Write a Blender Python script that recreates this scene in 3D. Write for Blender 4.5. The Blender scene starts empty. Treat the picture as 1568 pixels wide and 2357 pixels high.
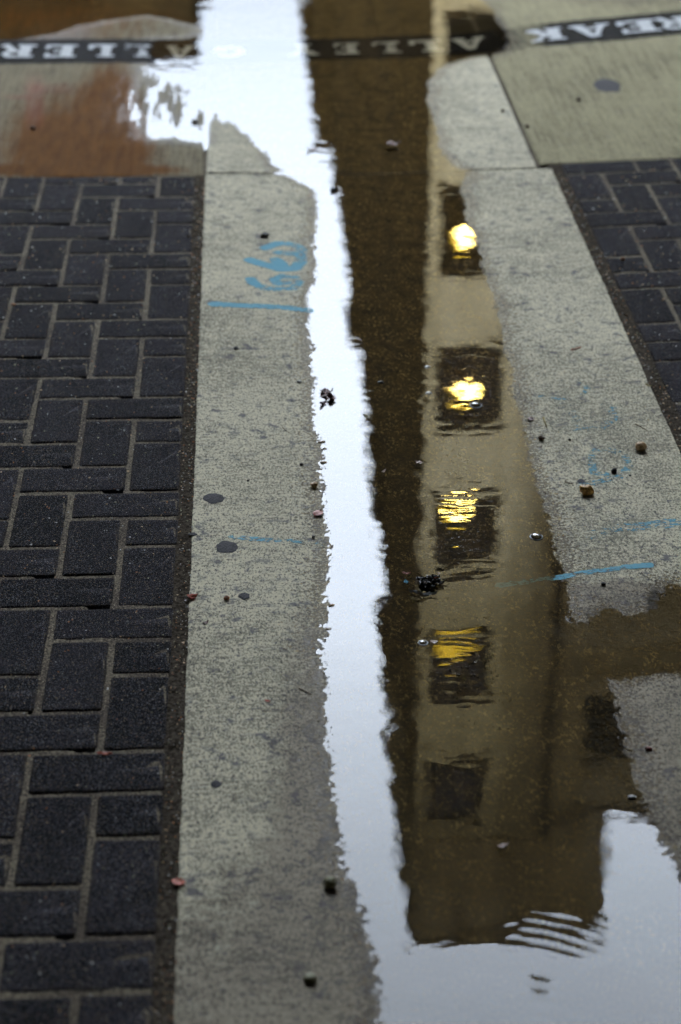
import bpy, math, random
import numpy as np
from mathutils import Vector, noise as mnoise
R_ = math.radians
random.seed(7); rng = np.random.default_rng(7)
scene = bpy.context.scene
C = scene.collection

# ------------------------------------------------------------------ camera
CAM_H = 1.71; PITCH = R_(28.8); YAW = R_(2.85)
cd = bpy.data.cameras.new('camera'); cam = bpy.data.objects.new('camera', cd); C.objects.link(cam)
cam.location = (0, 0, CAM_H); cam.rotation_euler = (math.pi/2 - PITCH, 0, -YAW)
cd.sensor_fit = 'VERTICAL'; cd.sensor_height = 36.0; cd.lens = 66.9
cd.clip_start = 0.05; cd.clip_end = 2000
cd.dof.use_dof = True; cd.dof.focus_distance = 3.42; cd.dof.aperture_fstop = 3.0; cd.dof.aperture_blades = 9
scene.camera = cam
# ------------------------------------------------------------------ sky and sun (overcast)
SUN_EL, SUN_AZ = R_(48), R_(166)         # behind the photographer, on the facades up the street
world = bpy.data.worlds.new('World'); scene.world = world; world.use_nodes = True
wn = world.node_tree; wn.nodes.clear()
sky = wn.nodes.new('ShaderNodeTexSky'); sky.sky_type = 'NISHITA'; sky.sun_disc = False
sky.sun_elevation = SUN_EL; sky.sun_rotation = SUN_AZ
sky.air_density = 1.0; sky.dust_density = 3.0; sky.ozone_density = 1.5
hs = wn.nodes.new('ShaderNodeHueSaturation'); hs.inputs['Saturation'].default_value = 0.75
bg = wn.nodes.new('ShaderNodeBackground'); bg.inputs['Strength'].default_value = 0.15
wo = wn.nodes.new('ShaderNodeOutputWorld')
# overcast: a veil of cloud over the clear-sky model
wtc = wn.nodes.new('ShaderNodeTexCoord'); wnz = wn.nodes.new('ShaderNodeTexNoise'); wnz.inputs['Scale'].default_value = 2.4; wnz.inputs['Detail'].default_value = 5
wcr = wn.nodes.new('ShaderNodeMix'); wcr.data_type = 'RGBA'; wcr.inputs[6].default_value = (3.1, 3.65, 4.5, 1); wcr.inputs[7].default_value = (4.7, 5.05, 5.45, 1)
wmx = wn.nodes.new('ShaderNodeMix'); wmx.data_type = 'RGBA'; wmx.inputs[0].default_value = 0.93
wn.links.new(wtc.outputs['Generated'], wnz.inputs['Vector']); wn.links.new(wnz.outputs['Fac'], wcr.inputs[0])
wn.links.new(sky.outputs[0], hs.inputs['Color']); wn.links.new(hs.outputs[0], wmx.inputs[6]); 
wsx = wn.nodes.new('ShaderNodeSeparateXYZ'); wmr = wn.nodes.new('ShaderNodeMapRange'); wmr.inputs[1].default_value = .22; wmr.inputs[2].default_value = .52; wmr.inputs[3].default_value = .15; wmr.inputs[4].default_value = 1.08
wsc = wn.nodes.new('ShaderNodeVectorMath'); wsc.operation = 'SCALE'      # an overcast sky dims towards the horizon
wn.links.new(wtc.outputs['Generated'], wsx.inputs[0]); wn.links.new(wsx.outputs[2], wmr.inputs[0]); wn.links.new(wcr.outputs[2], wsc.inputs[0]); 
wm2 = wn.nodes.new('ShaderNodeMapRange'); wm2.inputs[1].default_value = .54; wm2.inputs[2].default_value = .74; wm2.inputs[3].default_value = 1.0; wm2.inputs[4].default_value = .52
wml = wn.nodes.new('ShaderNodeMath'); wml.operation = 'MULTIPLY'; wn.links.new(wsx.outputs[2], wm2.inputs[0]); wn.links.new(wmr.outputs[0], wml.inputs[0]); wn.links.new(wm2.outputs[0], wml.inputs[1])
wn.links.new(wml.outputs[0], wsc.inputs['Scale'])
wn.links.new(wsc.outputs[0], wmx.inputs[7]); wn.links.new(wmx.outputs[2], bg.inputs[0]); wn.links.new(bg.outputs[0], wo.inputs[0])
sd_ = bpy.data.lights.new('sun', 'SUN'); sd_.energy = 0.5; sd_.angle = R_(14); sd_.color = (1.0, 0.97, 0.92)
sun = bpy.data.objects.new('sun', sd_); C.objects.link(sun)
sdir = Vector((math.sin(SUN_AZ)*math.cos(SUN_EL), math.cos(SUN_AZ)*math.cos(SUN_EL), math.sin(SUN_EL)))
sun.rotation_euler = sdir.to_track_quat('Z', 'Y').to_euler(); sun.location = sdir*50
vs = scene.view_settings; vs.view_transform = 'Standard'; vs.look = 'None'; vs.gamma = 1.0
vs.exposure = 4.5
scene.cycles.max_bounces = 6; scene.cycles.transparent_max_bounces = 8
scene.cycles.caustics_reflective = False; scene.cycles.caustics_refractive = False

# ------------------------------------------------------------------ survey helpers: where on the ground things stand
_c, _s = math.cos, math.sin
AX = np.array([_c(YAW), -_s(YAW), 0.0])
AF = np.array([_s(YAW)*_c(PITCH), _c(YAW)*_c(PITCH), -_s(PITCH)])
AU = np.array([_s(YAW)*_s(PITCH), _c(YAW)*_s(PITCH), _c(PITCH)])
def ray(px, py): return AF + AX*((px-784)/4380.0) - AU*((py-1178.5)/4380.0)
def g0(px, py, z=0.0):
    d = ray(px, py); t = (z-CAM_H)/d[2]; return (t*d[0], t*d[1])

# ------------------------------------------------------------------ numeric noise
_T = rng.random((256, 256)).astype(np.float32)
def vnoise(x, y):
    xi = np.floor(x).astype(np.int64); yi = np.floor(y).astype(np.int64)
    fx = x-xi; fy = y-yi; fx = fx*fx*(3-2*fx); fy = fy*fy*(3-2*fy)
    a = _T[xi & 255, yi & 255]; b = _T[(xi+1) & 255, yi & 255]
    c = _T[xi & 255, (yi+1) & 255]; d = _T[(xi+1) & 255, (yi+1) & 255]
    return (a*(1-fx)+b*fx)*(1-fy)+(c*(1-fx)+d*fx)*fy
def fbm(x, y, o=3):
    r = 0; a = 1.0; s = 0
    for k in range(o):
        r = r + a*vnoise(x*2**k+17.3*k, y*2**k+9.1*k); s += a; a *= .5
    return r/s
def sstep(a, b, x):
    t = np.clip((x-a)/(b-a), 0, 1); return t*t*(3-2*t)

# ------------------------------------------------------------------ outline of the standing water
WATER = [(-900,100),(-200,104),(40,92),(125,76),(190,58),(255,45),(340,35),(395,44),(450,60),(466,74),(440,88),(345,92),(338,118),(338,140),(325,160),
 (330,200),(322,250),(324,300),(350,320),(440,326),(468,330),(476,272),(505,278),(545,295),(590,332),(622,372),(650,402),(690,418),(727,440),
 (731,500),(724,580),(728,620),(707,700),(716,760),(722,850),(728,950),(738,1050),(745,1120),(754,1200),(758,1300),(754,1400),
 (742,1490),(749,1600),(745,1680),(760,1760),(771,1850),(779,1930),(800,2010),(830,2090),(856,2180),(872,2260),(885,2400),(900,2900),
 (2300,2900),(1760,2300),(1640,2140),(1568,2010),(1530,1930),(1492,1860),(1465,1790),(1443,1700),(1415,1620),(1400,1572),(1480,1556),(1600,1550),(1800,1545),
 (1800,1340),(1600,1352),(1535,1345),(1508,1398),(1440,1418),(1400,1398),(1352,1436),(1316,1428),(1297,1350),(1280,1270),(1256,1170),(1236,1090),(1213,1000),
 (1190,920),(1173,860),(1156,770),(1140,700),(1114,620),(1088,540),(1066,470),(1060,425),(1080,400),(1042,378),(1015,350),(1000,290),
 (986,240),(986,195),(1008,160),(1058,138),(1130,126),(1164,118),(1172,92),(1166,70),(1140,50),(1130,20),(1085,-20),(1020,-80),(900,-200),(-900,-250)]
WPOLY = np.array([g0(*q) for q in WATER])
def poly_sd(P, V):
    d2 = np.full(len(P), 1e9); ins = np.zeros(len(P), bool)
    for i in range(len(V)):
        a = V[i]; b = V[(i+1) % len(V)]; e = b-a
        w = P-a; t = np.clip((w@e)/(e@e), 0, 1); q = w-t[:, None]*e
        d2 = np.minimum(d2, (q*q).sum(1))
        c = ((a[1] > P[:, 1]) != (b[1] > P[:, 1]))
        if abs(e[1]) > 1e-9:
            ins ^= c & (P[:, 0] < e[0]*(P[:, 1]-a[1])/e[1]+a[0])
    d = np.sqrt(d2); return np.where(ins, -d, d)
GX0, GX1, GY0, GY1, GS = -3.2, 3.2, 0.8, 9.6, 0.012
gx = np.arange(GX0, GX1+GS, GS); gy = np.arange(GY0, GY1+GS, GS)
_gg = np.stack(np.meshgrid(gx, gy, indexing='ij'), -1).reshape(-1, 2)
SDG = poly_sd(_gg, WPOLY).reshape(len(gx), len(gy))
def sd_raw(x, y):
    u = np.clip((x-GX0)/GS, 0, len(gx)-1.001); v = np.clip((y-GY0)/GS, 0, len(gy)-1.001)
    i = u.astype(int); j = v.astype(int); fu = u-i; fv = v-j
    return (SDG[i, j]*(1-fu)+SDG[i+1, j]*fu)*(1-fv)+(SDG[i, j+1]*(1-fu)+SDG[i+1, j+1]*fu)*fv
FILMC = g0(372, 235)                      # the streaky, hardly wet patch beside the crossing slab
def film(x, y): return np.exp(-((x-FILMC[0])/.22)**2-((y-FILMC[1])/.36)**2)
def sdist(x, y):
    s = sd_raw(x, y)
    s = s + (fbm(x*17, y*13, 3)-.5)*.022 + (fbm(x*120, y*90, 3)-.5)*.013
    f = film(x, y)
    s = s*(1-.9*f) + f*(.015+(fbm(x*52+3, y*5, 3)-.46)*.17+(fbm(x*150+3, y*40, 2)-.5)*.05)
    return s
def base_z(x, y):
    b = .0022 + .010*np.maximum(0, .22-x)*(1-sstep(4.9, 5.8, y)) + .030*np.maximum(0, x-.72)
    return b
def ground_z(x, y, s=None):
    x = np.asarray(x, float); y = np.asarray(y, float)
    if s is None: s = sdist(x, y)
    b = base_z(x, y)
    out = .04*s*(1-sstep(.015, .13, s)) + b*sstep(.015, .13, s)
    inn = -np.minimum(.045*np.abs(s), .0065)
    return np.where(s > 0, out, inn)
def on(px, py, lift=0.0):
    x, y = g0(px, py)
    for _ in range(4):
        z = float(ground_z(np.array([x]), np.array([y]))[0]); z = max(z, 0.0) if lift >= 0 else z
        x, y = g0(px, py, z)
    return Vector((x, y, z+max(lift, 0)))
def w2p(x, y):                             # back to survey coordinates, for stains that keep their place on the slab
    dz = -CAM_H; r = x*AX[0]+y*AX[1]; u = x*AU[0]+y*AU[1]+dz*AU[2]; f = x*AF[0]+y*AF[1]+dz*AF[2]
    return 784+4380*r/f, 1178.5-4380*u/f

# ------------------------------------------------------------------ object helpers
def tag(o, label=None, cat=None, group=None, kind=None):
    if label: o['label'] = label
    if cat: o['category'] = cat
    if group: o['group'] = group
    if kind: o['kind'] = kind
    return o
def empty(name, loc, rz=0):
    o = bpy.data.objects.new(name, None); o.empty_display_size = .05; C.objects.link(o); o.location = loc; o.rotation_euler = (0, 0, rz); return o
def mesh_np(name, V, Q, mat, attrs=None, smooth=True, parent=None):
    me = bpy.data.meshes.new(name); n = len(V); m = len(Q); k = Q.shape[1]
    me.vertices.add(n); me.vertices.foreach_set('co', np.ascontiguousarray(V, np.float32).ravel())
    me.loops.add(m*k); me.loops.foreach_set('vertex_index', np.ascontiguousarray(Q, np.int32).ravel())
    me.polygons.add(m); me.polygons.foreach_set('loop_start', np.arange(0, m*k, k, dtype=np.int32))
    me.polygons.foreach_set('loop_total', np.full(m, k, np.int32))
    me.update(calc_edges=True)
    me.polygons.foreach_set('use_smooth', np.full(m, smooth))
    for a, v in (attrs or {}).items():
        at = me.attributes.new(a, 'FLOAT', 'POINT'); at.data.foreach_set('value', np.ascontiguousarray(v, np.float32))
    if mat: me.materials.append(mat)
    o = bpy.data.objects.new(name, me); C.objects.link(o)
    if parent: o.parent = parent
    return o
class MB:
    def __init__(s): s.v = []; s.f = []; s.m = []; s.mi = 0
    def quad(s, a, b, c, d):
        n = len(s.v); s.v += [a, b, c, d]; s.f.append((n, n+1, n+2, n+3)); s.m.append(s.mi)
    def box(s, x0, x1, y0, y1, z0, z1):
        n = len(s.v); s.v += [(x, y, z) for z in (z0, z1) for y in (y0, y1) for x in (x0, x1)]
        for f in ((0,2,3,1),(4,5,7,6),(0,1,5,4),(2,6,7,3),(0,4,6,2),(1,3,7,5)): s.f.append(tuple(n+i for i in f)); s.m.append(s.mi)
    def poly(s, vs, fs):
        n = len(s.v); s.v += list(vs)
        for f in fs: s.f.append(tuple(n+i for i in f)); s.m.append(s.mi)
    def build(s, name, mats, parent=None, smooth=False, loc=None):
        me = bpy.data.meshes.new(name); me.from_pydata([tuple(v) for v in s.v], [], s.f); me.update()
        for m in (mats if isinstance(mats, list) else [mats]): me.materials.append(m)
        me.polygons.foreach_set('material_index', s.m)
        if smooth: me.polygons.foreach_set('use_smooth', [True]*len(s.f))
        o = bpy.data.objects.new(name, me); C.objects.link(o)
        if parent: o.parent = parent
        if loc: o.location = loc
        return o

# ------------------------------------------------------------------ material helpers
class NT:
    def __init__(s, name):
        s.m = bpy.data.materials.new(name); s.m.use_nodes = True; s.t = s.m.node_tree; s.t.nodes.clear()
        s.out = s.n('ShaderNodeOutputMaterial')
    def n(s, ty, **k):
        x = s.t.nodes.new(ty)
        for a, b in k.items(): setattr(x, a, b)
        return x
    def lk(s, a, b): s.t.links.new(a, b)
    def val(s, inp, v):
        if hasattr(v, 'is_output'): s.lk(v, inp)
        elif isinstance(v, (tuple, list)) and len(v) == 3 and inp.type == 'RGBA': inp.default_value = (*v, 1)
        else: inp.default_value = v
    def coord(s, scale=(1, 1, 1), rot=0.0):
        if not hasattr(s, '_tc'): s._tc = s.n('ShaderNodeTexCoord')
        mp = s.n('ShaderNodeMapping'); mp.inputs['Scale'].default_value = scale; mp.inputs['Rotation'].default_value = (0, 0, rot)
        s.lk(s._tc.outputs['Object'], mp.inputs['Vector']); return mp.outputs[0]
    def noise(s, scale=(1, 1, 1), f=1.0, detail=3, rough=.55, dist=0.0, rot=0.0):
        x = s.n('ShaderNodeTexNoise'); s.lk(s.coord(scale, rot), x.inputs['Vector'])
        x.inputs['Scale'].default_value = f; x.inputs['Detail'].default_value = detail; x.inputs['Roughness'].default_value = rough; x.inputs['Distortion'].default_value = dist
        return x.outputs['Fac']
    def ramp(s, v, a, b, lo=0.0, hi=1.0):
        x = s.n('ShaderNodeMapRange'); x.interpolation_type = 'SMOOTHSTEP'
        s.val(x.inputs[0], v); x.inputs[1].default_value = a; x.inputs[2].default_value = b; x.inputs[3].default_value = lo; x.inputs[4].default_value = hi
        return x.outputs[0]
    def math(s, op, a, b=0.0, clamp=False):
        x = s.n('ShaderNodeMath', operation=op); x.use_clamp = clamp; s.val(x.inputs[0], a); s.val(x.inputs[1], b); return x.outputs[0]
    def mix(s, f, a, b, mode='MIX'):
        x = s.n('ShaderNodeMix', data_type='RGBA', blend_type=mode); s.val(x.inputs[0], f); s.val(x.inputs[6], a); s.val(x.inputs[7], b); return x.outputs[2]
    def attr(s, name):
        x = s.n('ShaderNodeAttribute', attribute_name=name); return x.outputs['Fac']
    def bump(s, h, strength=.5, dist=.001):
        x = s.n('ShaderNodeBump'); x.inputs['Strength'].default_value = strength; x.inputs['Distance'].default_value = dist; s.lk(h, x.inputs['Height']); return x.outputs[0]
    def bsdf(s, col, rough=.8, normal=None, spec=.5, metal=0.0, alpha=None):
        b = s.n('ShaderNodeBsdfPrincipled'); s.val(b.inputs['Base Color'], col); s.val(b.inputs['Roughness'], rough); s.val(b.inputs['Specular IOR Level'], spec)
        b.inputs['Metallic'].default_value = metal
        if alpha is not None: s.val(b.inputs['Alpha'], alpha)
        if normal is not None: s.lk(normal, b.inputs['Normal'])
        return b.outputs[0]
    def done(s, sh): s.lk(sh, s.out.inputs['Surface']); return s.m

def concrete(name, streak, c_hi, c_lo, blot=1.0):
    n = NT(name)
    big = n.noise(f=2.2, detail=5, rough=.6)
    mid = n.noise(f=16, detail=4, rough=.62)
    st = n.noise(scale=(110, 260, 60) if streak == 'x' else (420, 38, 60), f=1.0, detail=3, rough=.65)
    st2 = n.noise(scale=(22, 120, 20) if streak == 'x' else (120, 5, 20), f=1.0, detail=2)
    fine = n.noise(scale=(1, .55, 1), f=270, detail=2, rough=.8)
    k_ = .22 if streak == 'x' else .5
    g = n.math('ADD', n.math('MULTIPLY', st, k_), n.math('MULTIPLY', fine, 1-k_))
    g = n.math('ADD', g, n.math('MULTIPLY', n.math('SUBTRACT', st2, .5), .28 if streak == 'x' else .5))
    g = n.math('ADD', g, n.math('MULTIPLY', n.math('SUBTRACT', mid, .5), .22))
    g = n.math('ADD', g, n.math('MULTIPLY', n.math('SUBTRACT', big, .5), .38))
    col = n.mix(n.ramp(g, .35, .575), c_lo, c_hi)
    # pits and dark grit
    pit = n.ramp(n.noise(scale=(1, .6, 1), f=230, detail=2, rough=.75), .56, .63)
    col = n.mix(n.math('MULTIPLY', pit, .8), col, (.07, .07, .075))
    # grey-violet blots
    if blot:
        bl = n.ramp(n.noise(scale=(1, 1.2, 1), f=34, detail=4, rough=.65), .54, .66)
        area = n.ramp(n.noise(f=4.5, detail=3), .38, .56)
        col = n.mix(n.math('MULTIPLY', n.math('MULTIPLY', bl, area), .80*blot), col, (.12, .12, .145))
        bl2 = n.ramp(n.noise(f=85, detail=2), .64, .70)
        col = n.mix(n.math('MULTIPLY', bl2, .65*blot), col, (.13, .13, .15))
    # soaked strip next to the water: coarse wet grains
    wet = n.attr('wet'); grain = n.noise(f=165, detail=3, rough=.6)
    w = n.math('ADD', wet, n.math('MULTIPLY', n.math('SUBTRACT', grain, .5), 1.9))
    wf = n.ramp(w, .47, .56); under = n.ramp(wet, .93, 1.0); wf = n.math('MAXIMUM', n.math('MULTIPLY', wf, .85), under)
    wetcol = n.mix(1.0, col, (.20, .140, .060), 'MULTIPLY')
    silt = n.ramp(n.noise(scale=(1, .7, 1), f=30, detail=5, rough=.7), .40, .68)
    wetcol = n.mix(n.math('MULTIPLY', silt, .75), wetcol, (.012, .008, .0035))
    dk = n.ramp(n.noise(scale=(.7, 1, 1), f=150, detail=3, rough=.7), .50, .60)
    wetcol = n.mix(n.math('MULTIPLY', dk, .7), wetcol, (.008, .006, .003))
    gr2 = n.ramp(n.noise(scale=(1, .55, 1), f=150, detail=3, rough=.8), .53, .62)      # pale sand grains lying on the bed
    gr3 = n.ramp(n.noise(scale=(1, .8, 1), f=24, detail=4, rough=.7), .36, .62)
    wetcol = n.mix(n.math('MULTIPLY', gr2, n.math('MULTIPLY', gr3, .85)), wetcol, (.62, .46, .20))
    fringe = n.math('MULTIPLY', n.ramp(n.noise(f=210, detail=1), .54, .60), n.ramp(wet, .25, .55)); wetcol = n.mix(n.math('MULTIPLY', n.math('MULTIPLY', fringe, n.math('SUBTRACT', 1.0, under)), .6), wetcol, (.24, .20, .09))
    col = n.mix(wf, col, wetcol)
    gm_ = n.attr('grime_reflection'); gmf = n.math('MULTIPLY', n.ramp(n.math('ADD', gm_, n.math('MULTIPLY', n.math('SUBTRACT', n.noise(f=40, detail=4, rough=.7), .5), 1.2)), .4, .7), n.ramp(gm_, .05, .25)); col = n.mix(n.math('MULTIPLY', gmf, .9), col, (.022, .017, .007))
    dm = n.attr('damp_shade'); dmn = n.math('ADD', dm, n.math('MULTIPLY', n.math('SUBTRACT', n.noise(f=14, detail=4, rough=.7), .5), .8))
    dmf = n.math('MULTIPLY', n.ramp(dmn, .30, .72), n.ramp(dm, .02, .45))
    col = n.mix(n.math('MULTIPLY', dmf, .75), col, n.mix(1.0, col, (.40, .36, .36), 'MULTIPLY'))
    ru = n.attr('rust'); run = n.math('ADD', ru, n.math('MULTIPLY', n.math('SUBTRACT', n.noise(scale=(45, 4, 9), f=1, detail=5, rough=.65), .5), .9))
    run = n.math('MULTIPLY', n.ramp(run, .10, .95), n.ramp(ru, .0, .35))
    col = n.mix(n.math('MULTIPLY', run, .92), col, n.mix(n.noise(scale=(40, 8, 8), f=1, detail=4), (.045, .015, .002), (.20, .078, .011)))
    pk = n.attr('pink'); col = n.mix(n.math('MULTIPLY', pk, .25), col, (.30, .05, .06))
    rough = n.ramp(wf, 0, 1, .88, .38)
    rough = n.math('SUBTRACT', rough, n.math('MULTIPLY', dmf, .30), clamp=True)
    hgt = n.math('ADD', n.math('MULTIPLY', st, .6), n.math('ADD', n.math('MULTIPLY', fine, .8), n.math('MULTIPLY', grain, n.ramp(wet, .05, .5))))
    return n.done(n.bsdf(col, rough, n.bump(hgt, .55, .0012), .06))
M_gut = concrete('gutter_concrete', 'x', (.71, .66, .49), (.27, .25, .19))
M_slabL = concrete('slab_concrete', 'y', (.26, .225, .145), (.11, .090, .055), .15)
M_slabR = concrete('slab_concrete_buff', 'y', (.37, .335, .205), (.20, .18, .11), .25)

def paver_mat():
    n = NT('charcoal_paver')
    tone = n.attr('tone')
    fine = n.noise(f=520, detail=2, rough=.7); mid = n.noise(f=22, detail=4); 
    col = n.mix(n.ramp(n.math('ADD', n.math('MULTIPLY', fine, .6), n.math('MULTIPLY', mid, .4)), .35, .65), (.0048, .0046, .0055), (.020, .0193, .0235))
    col = n.mix(1.0, col, n.mix(tone, (.62, .62, .66), (1.55, 1.48, 1.5)), 'MULTIPLY')
    for f, a, b, c, k in ((640, .70, .74, (.30, .31, .34), .8), (410, .715, .745, (.26, .20, .13), .7), (900, .69, .74, (.16, .17, .20), .7)):
        col = n.mix(n.math('MULTIPLY', n.ramp(n.noise(f=f, detail=0), a, b), k), col, c)
    edge = n.attr('edge'); dirt = n.math('MULTIPLY', edge, n.ramp(n.noise(f=75, detail=3), .42, .62))
    col = n.mix(n.math('MULTIPLY', dirt, .55), col, (.075, .062, .048))
    h = n.math('ADD', fine, n.noise(f=170, detail=2))
    return n.done(n.bsdf(col, n.ramp(mid, .3, .7, .75, .9), n.bump(h, .8, .0016), .03))
M_pav = paver_mat()
def sand_mat():
    n = NT('joint_sand')
    col = n.mix(n.ramp(n.noise(f=230, detail=3, rough=.7), .38, .62), (.06, .048, .034), (.24, .20, .14))
    col = n.mix(n.ramp(n.noise(f=7, detail=3), .4, .65), col, n.mix(1.0, col, (.5, .47, .5), 'MULTIPLY'))
    col = n.mix(n.ramp(n.noise(f=420, detail=0), .68, .72), col, (.42, .36, .24))
    col = n.mix(n.ramp(n.noise(f=330, detail=1), .66, .70), col, (.014, .012, .010))
    return n.done(n.bsdf(col, .9, n.bump(n.noise(f=260, detail=3, rough=.7), .9, .003), .3))
M_sand = sand_mat()
def simple(name, c, rough=.7, v=.25, f=60, spec=.15, c2=None, metal=0):
    n = NT(name); c2 = c2 or tuple(x*(1-v) for x in c)
    nz = n.noise(f=f, detail=4, rough=.6)
    return n.done(n.bsdf(n.mix(n.ramp(nz, .35, .65), c2, c), rough, n.bump(nz, .3, .002), spec, metal))
def water_mat():
    n = NT('puddle_water')
    nz = n.math('ADD', n.math('MULTIPLY', n.noise(scale=(1, 1, 1), f=9, detail=2), 1.0), n.math('MULTIPLY', n.noise(f=60, detail=2), .055))
    b = n.bump(nz, 1.0, .00035)
    fr = n.n('ShaderNodeFresnel'); fr.inputs['IOR'].default_value = 1.333; n.lk(b, fr.inputs['Normal'])
    tr = n.n('ShaderNodeBsdfTransparent'); tr.inputs[0].default_value = (.86, .80, .66, 1)
    gl = n.n('ShaderNodeBsdfGlossy'); gl.inputs['Roughness'].default_value = 0.0; gl.inputs[0].default_value = (1, 1, 1, 1); n.lk(b, gl.inputs['Normal'])
    mx = n.n('ShaderNodeMixShader'); n.lk(fr.outputs[0], mx.inputs[0]); n.lk(tr.outputs[0], mx.inputs[1]); n.lk(gl.outputs[0], mx.inputs[2])
    return n.done(mx.outputs[0])
M_water = water_mat()
def paint_mat(name, c, c2, thr=.5, grit=240):
    n = NT(name); cov = n.attr('cov')
    a = n.math('ADD', cov, n.math('MULTIPLY', n.math('SUBTRACT', n.noise(scale=(.55, 1, 1), f=grit, detail=3, rough=.7), .5), 1.7))
    al = n.ramp(a, thr-.12, thr+.16)
    return n.done(n.bsdf(n.mix(n.noise(f=50), c2, c), .8, None, .05, alpha=n.math('MULTIPLY', al, .86)))
M_blue = paint_mat('blue_spray_paint', (.16, .44, .58), (.26, .52, .62), .50, 150)
M_black = paint_mat('black_road_paint', (.005, .006, .008), (.018, .017, .021), .28, 90)
M_white = paint_mat('white_road_paint', (.72, .74, .74), (.55, .56, .57), .38, 110)

# ------------------------------------------------------------------ ground sheets
ROWPX = np.arange(2440, -130, -2.3)
def rows(ya, yb):
    ys = np.array([g0(784, p)[1] for p in ROWPX]); ys = ys[(ys > ya) & (ys < yb)]
    lo = [ya]+([] if ya > 1.6 else list(np.arange(ya+.1, ys[0] if len(ys) else yb, .1)))
    hi = list(np.arange((ys[-1] if len(ys) else ya)+.1, yb, .1)) if yb > 7.5 else []
    return np.unique(np.concatenate([lo, ys, hi, [yb]]))
def sheet(name, mat, xs, ys, zoff=0.0, xwob=None, skirt=.03, attrs=True):
    X, Y = np.meshgrid(xs, ys, indexing='ij')
    if xwob is not None:
        wob = (fbm(Y*9+xwob, Y*0+xwob, 3)-.5)*.010
        t = np.clip(1-np.abs(X-xs[0])/.03, 0, 1)+0*X; t2 = np.clip(1-np.abs(X-xs[-1])/.03, 0, 1)
        X = X+wob*(t+t2)
    x = X.ravel(); y = Y.ravel()
    s = sdist(x, y); z = ground_z(x, y, s)+zoff
    ne = np.exp(-(s/.011)**2)
    z = z + (vnoise(x*160, y*160)-.5)*.0005*np.clip(s*40, .15, 1)+(vnoise(x*230, y*150)-.5)*.0009*ne+(vnoise(x*90, y*60)-.5)*.0005*ne
    # worn rounded arrises
    ed = np.minimum(np.minimum(x-xs[0], xs[-1]-x), np.minimum(y-ys[0], ys[-1]-y)); z = z-.003*(1-np.clip(ed/.006, 0, 1))**2
    nx, ny = len(xs), len(ys)
    I = np.arange(nx*ny).reshape(nx, ny)
    Q = np.stack([I[:-1, :-1], I[1:, :-1], I[1:, 1:], I[:-1, 1:]], -1).reshape(-1, 4)
    V = np.stack([x, y, z], -1)
    px, py = w2p(x, y)
    A = {}
    wn_ = np.where(s < 0, 1.0, (.60*np.exp(-np.maximum(s, 0)/.026)+.40*np.exp(-np.maximum(s, 0)/.11))*(.6+.6*fbm(x*6, y*6, 2)))
    A['wet'] = np.where(s < .0002, 1.0, np.minimum(wn_, .60))
    def gs(cx, cy, rx, ry, a=1.0): return a*np.exp(-((px-cx)/rx)**4-((py-cy)/ry)**4)
    def gq(cx, cy, rx, ry, a=1.0): return a*np.exp(-((px-cx)/rx)**2-((py-cy)/ry)**2)
    damp_shade = gs(1500, 1800, 150, 280, .85)+gq(760, 2500, 620, 620, .78)+gs(1440, 1410, 180, 75, .85)+gs(1500, 1600, 130, 55, .6)+gq(700, 1700, 90, 480, .42)+gs(-50, 20, 300, 110, .8)+gs(1500, -20, 260, 60, .5)  # moist stains; the wide one at the bottom also paints in shade falloff
    def g2(cx, cy, rx, ry, a=1.0): return a*np.exp(-((px-cx)/rx)**2-((py-cy)/ry)**2)
    rust = g2(262, 255, 55, 110, .62)+g2(200, 360, 130, 48, .78)+g2(30, 400, 300, 12, .45)+g2(330, 396, 90, 10, .35)+g2(0, 40, 420, 60, .4)+g2(100, 310, 80, 90, .25)+g2(215, 300, 100, 120, .30)+g2(100, 320, 240, 110, .16)
    pink = gs(80, 235, 22, 60, .8)+gs(110, 205, 60, 12, .5)+gs(40, 225, 30, 6, .7)
    A['damp_shade'] = np.clip(damp_shade*1.25, 0, 1); A['rust'] = np.clip(rust*1.9, 0, 1)*(x < -.12); A['pink'] = pink; A['grime_reflection'] = np.clip(gs(1530, 1400, 45, 48)+gs(1455, 1528, 30, 22)+gs(1548, 1510, 34, 16)+gs(1330, 1530, 14, 30, .8)+gs(1395, 1350, 22, 12, .5)+gs(430, 20, 90, 30, .8)+gs(1090, 80, 82, 52, 1.0), 0, 1)  # dirt spots; the last one paints a dark window reflection into the bed
    # skirt so that slabs have real edges
    o = mesh_np(name, V, Q, mat, A)
    return tag(o, kind='structure')
XL, XR = -.122, .838; YJ = 5.045
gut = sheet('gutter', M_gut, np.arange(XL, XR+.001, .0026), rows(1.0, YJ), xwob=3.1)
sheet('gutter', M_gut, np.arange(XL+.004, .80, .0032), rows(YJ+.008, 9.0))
xsL = np.concatenate([np.arange(-3.0, -1.25, .05), np.arange(-1.25, -.1275, .0045), [-.1275]])
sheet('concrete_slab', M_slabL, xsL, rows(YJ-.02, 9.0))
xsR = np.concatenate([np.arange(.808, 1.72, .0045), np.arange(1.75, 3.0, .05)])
sheet('concrete_slab', M_slabR, xsR, rows(YJ+.035, 9.0))

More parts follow.
